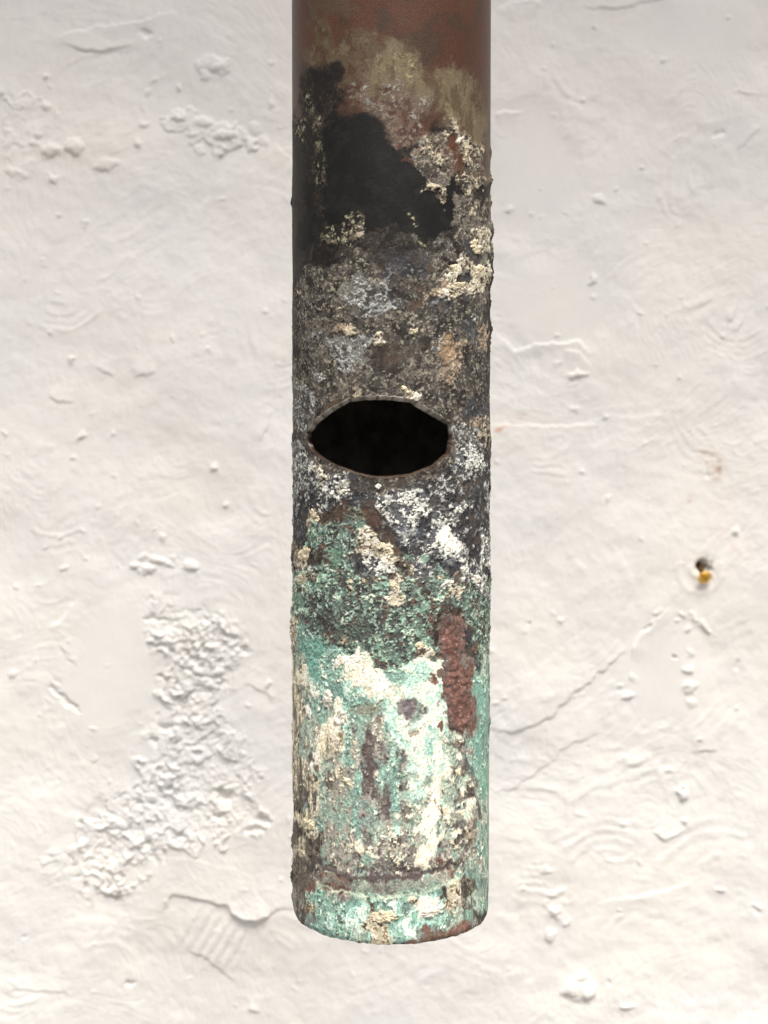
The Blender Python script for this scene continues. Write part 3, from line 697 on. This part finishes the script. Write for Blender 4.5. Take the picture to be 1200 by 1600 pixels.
# the strip of bare, pebbly copper on the lower right
def build_scab():
    z = [(870,4),(930,-4),(985,18),(1018,70),(1030,160),(1040,330),(1058,440),(1085,520),(1086,625),(1056,680),(1040,735),(990,716),(930,690),(908,560),(903,440),(872,402),(866,345),(882,280),(862,180),(853,60)]
    poly = [(458+a/3.846, 960+b/3.846) for a, b in z]
    xs = np.arange(676, 744, 1.15); ys = np.arange(955, 1156, 1.15); X, Y = np.meshgrid(xs, ys)
    wx_ = X+1.8*fbm(X, Y, 10, 61, 3); wy_ = Y+1.8*fbm(X, Y, 10, 62, 3)
    ins = inpoly(wx_, wy_, poly); d, _, _ = seg_dist(wx_, wy_, poly+[poly[0]]); d = np.where(ins, d, -d)
    f1, f2, idv = worley(X+fbm(X, Y, 8, 63, 2), Y, 8.0, 64)
    g1, _, id2 = worley(X, Y, 4.2, 65)
    d = d - 2.0*sst(-.3, 1.2, fbm(X, Y, 16, 69, 3))*2
    h = 1.0*sst(-1, 10, d) + sst(0, 6, d)*(0.95*np.clip(1-f1*f1*1.6, 0, 1)*(.1+1.0*idv) + 0.6*np.clip(1-g1*g1, 0, 1)) + .5*fbm(X, Y, 12, 66, 3) - 2.4*sst(2, -3, d)
    t, z_ = on_pipe(X.ravel(), Y.ravel())
    V = pipe_xyz(t, z_, PR + h.ravel()*MPX); F = grid_faces(*X.shape)
    keep = (d.ravel()[F] > -2.5).all(1); F = F[keep][:, ::-1]
    C = np.ones(X.shape+(3,), np.float32)*s2l((124, 80, 66))
    def over(col, m): C[:] = C*(1-m[..., None]) + s2l(col)*m[..., None]
    over((156, 104, 84), sst(.55, .95, idv)*sst(.7, .2, f1)); over((86, 60, 52), sst(.42, .75, f1)*.8)
    over((188, 140, 112), sst(.8, .95, id2)*sst(.5, .15, g1)*.8); over((104, 92, 86), sst(.5, 1.2, fbm(X, Y, 26, 67, 3))*.7)
    over((92, 90, 82), np.clip(sst(9, -1, d)*.8 + .25*fbm(X, Y, 6, 71, 3)*(d < 9), 0, 1)); over((74, 66, 58), sst(1000, 958, Y)*.8)
    C *= (1+.15*fbm(X, Y, 5, 68, 3))[..., None].clip(.6, 1.4)
    C[:] = (C*.74 + (C @ np.array([.25, .6, .15], np.float32))[..., None]*.38)*.90
    used = np.unique(F); rm = np.full(X.size, -1); rm[used] = np.arange(len(used))
    o = new_mesh('copper_scab', V[used], rm[F], M_patina, pipe)
    paint(o, 'patina', C.reshape(-1, 3)[used], np.full(len(used), .55, np.float32))
    o['label'] = 'strip of bare pebbly red-brown copper'
build_scab()

# lumps of mineral crust standing on the surface
def flake(x, y, rx, ry, rot, h, seed, mat):
    rng = np.random.RandomState(seed); nr_, ns = 9, 52
    a = np.linspace(0, 2*math.pi, ns, endpoint=False)
    rad = np.ones(ns)
    for k in range(2, 16): rad += rng.normal(0, .26/k)*np.cos(k*a + rng.uniform(0, 6.28))
    rad = np.clip(rad, .55, 1.4)*(1+.07*rng.normal(0, 1, ns))
    q = np.linspace(0.0, 1, nr_)[:, None]
    X = q*rad*np.cos(a)*rx; Y = q*rad*np.sin(a)*ry
    X, Y = X*math.cos(rot)-Y*math.sin(rot)+x, X*math.sin(rot)+Y*math.cos(rot)+y
    prof = np.array([.9, .95, 1, .9, 1, .95, .85, .5, -.9])[:, None]
    H = 0.62*h*prof*(1+.38*fbm(X, Y, 7, seed+5, 3)) + .38*fbm(X, Y, 3.0, seed+9, 2)*(q < 1)
    t, z = on_pipe(X.ravel(), Y.ravel())
    ths = t
    V = pipe_xyz(ths, z, PR + H.ravel()*MPX)
    o = new_mesh('mineral_flake', V, grid_faces(nr_, ns, wrap=True), mat, pipe)
    return o
FL = [(476,866,7,15,.25,4,0),(470,905,5,9,0,3,0),(491,803,5,8,-.5,3,0),(496,811,4,5,.3,3,0),(604,858,13,7,.75,4,0),(585,846,9,6,.2,3,1),(617,914,8,11,.2,4,0),(698,913,11,6,-.6,4,1),(688,902,6,4,0,3,0),
      (744,905,6,8,.2,3,1),(743,385,8,13,-.4,5,0),(748,425,10,11,.2,5,0),(712,421,12,7,.6,4,0),(716,446,15,5,-.15,4,0),(690,456,9,4,-.1,3,0),(599,1432,19,11,-.05,5,0),(676,1424,20,8,-.35,4,1),(706,1384,8,7,.5,4,0),
      (483,1288,8,11,-.4,4,0),(656,1009,10,5,-.5,4,0),(696,855,9,8,.2,3.5,1),(500,739,6,8,.2,3.5,1),(534,764,12,9,.1,3,1),(512,1092,9,12,.1,4,1),(532,1122,8,15,.25,4,1),(472,1331,7,2.5,.7,3,0),
      (487,1418,5,8,.3,4,0),(545,1222,11,5,.5,3,0),(646,518,8,4,-.6,3,0),(632,607,6,4,.7,3,0),(640,613,7,3,.2,3,0),(593,903,5,3,0,3,0),(548,908,5,3,.2,3,0),
      (591,760,5,4,.2,2.5,1),(598,1308,5,5,.2,3,1),(710,1308,6,6,.1,3.5,1),(719,1155,6,5,.6,3,1),(696,1156,5,5,-.4,3,1),(462,972,4,9,0,3,0)]
for i, (x, y, rx, ry, rot, h, wh) in enumerate(FL):
    flake(x, y, rx*1.05, ry*1.05, rot, h, 900+i*7, M_white if wh else M_crust)

# ------------------------------------------------------------------ the brass screw in the wall
def build_screw():
    bx, bz = on_wall(1095, 887); hx, hz = on_wall(1102, 903, WALL_Y-0.0045)
    base = Vector((float(bx[0]), WALL_Y+0.003, float(bz[0]))); tip = Vector((float(hx[0]), WALL_Y-0.0045, float(hz[0])))
    ax = (tip-base).normalized()
    root = empty('brass_screw', base, 'small slotted brass screw sticking out of the white wall, right of the pipe', 'screw')
    rot = ax.to_track_quat('Z', 'Y').to_matrix().to_4x4(); L = (tip-base).length
    hr = 0.0031
    # head: a domed disc whose slot is a real groove
    n = 41; g = np.linspace(-1, 1, n); X, Y = np.meshgrid(g, g)
    # square to disc
    U = X*np.sqrt(1-Y*Y/2); W = Y*np.sqrt(1-X*X/2); r = np.hypot(U, W)
    c, s = math.cos(R_(-28)), math.sin(R_(-28))
    v = -U*s + W*c
    h = 0.00075*np.sqrt(np.clip(1.02-r*r, 0, 1)) - 0.0013*sst(.21, .13, np.abs(v))
    top = np.stack([U*hr, W*hr, L + h], -1).reshape(-1, 3); F = list(map(tuple, grid_faces(n, n)))
    rim = [j for j in range(n)] + [i*n+n-1 for i in range(1, n)] + [(n-1)*n+j for j in range(n-2, -1, -1)] + [i*n for i in range(n-2, 0, -1)]
    m = len(rim); base_i = len(top)
    low = top[rim].copy(); low[:, 2] = L-0.0011; low2 = low*np.array([.45, .45, 1]); low2[:, 2] = L-0.0016
    V = np.concatenate([top, low, low2])
    for i in range(m):
        j = (i+1) % m
        F.append((rim[j], rim[i], base_i+i, base_i+j)); F.append((base_i+j, base_i+i, base_i+m+i, base_i+m+j))
    Vr = V @ np.array(rot.to_3x3()).T
    o = new_mesh('head', Vr, np.array(F), M_brass, root)
    # threaded shank
    ns, nz = 20, 90; a = np.linspace(0, 2*math.pi, ns, endpoint=False); zz = np.linspace(-0.004, L-0.0012, nz)
    A, Z = np.meshgrid(a, zz); rr = 0.00115 + 0.00022*np.abs(((Z/0.0009 - A/(2*math.pi)) % 1)*2-1)
    Vs = np.stack([rr*np.cos(A), rr*np.sin(A), Z], -1).reshape(-1, 3) @ np.array(rot.to_3x3()).T
    new_mesh('shank', Vs, grid_faces(nz, ns, wrap=True), M_shank, root)
build_screw()

# ------------------------------------------------------------------ the ground the wall stands on, below the frame
M_ground = simple_mat('stone_paving', (92, 90, 86), (112, 108, 102), 6, 0.9)
gx = np.array([[-60, -60, 0], [60, -60, 0], [60, WALL_Y+0.3, 0], [-60, WALL_Y+0.3, 0]])
gnd = new_mesh('ground', gx, np.array([[0, 1, 2, 3]]), M_ground, None, False); gnd['kind'] = 'structure'

# ------------------------------------------------------------------ unseen overhang above the frame, added and sized to shade the upper wall
def build_shade_overhang():
    bm = bmesh.new()
    bmesh.ops.create_cube(bm, size=1.0)
    bmesh.ops.scale(bm, vec=(4.0, 0.46, 0.05), verts=bm.verts)
    bmesh.ops.translate(bm, vec=(0, WALL_Y+0.02-0.23, Z0+0.92), verts=bm.verts)
    bmesh.ops.bevel(bm, geom=bm.edges[:], offset=0.004, segments=2, affect='EDGES')
    o = from_bm('shade_overhang', bm, M_shade_overhang, None, False); o['kind'] = 'structure'
build_shade_overhang()
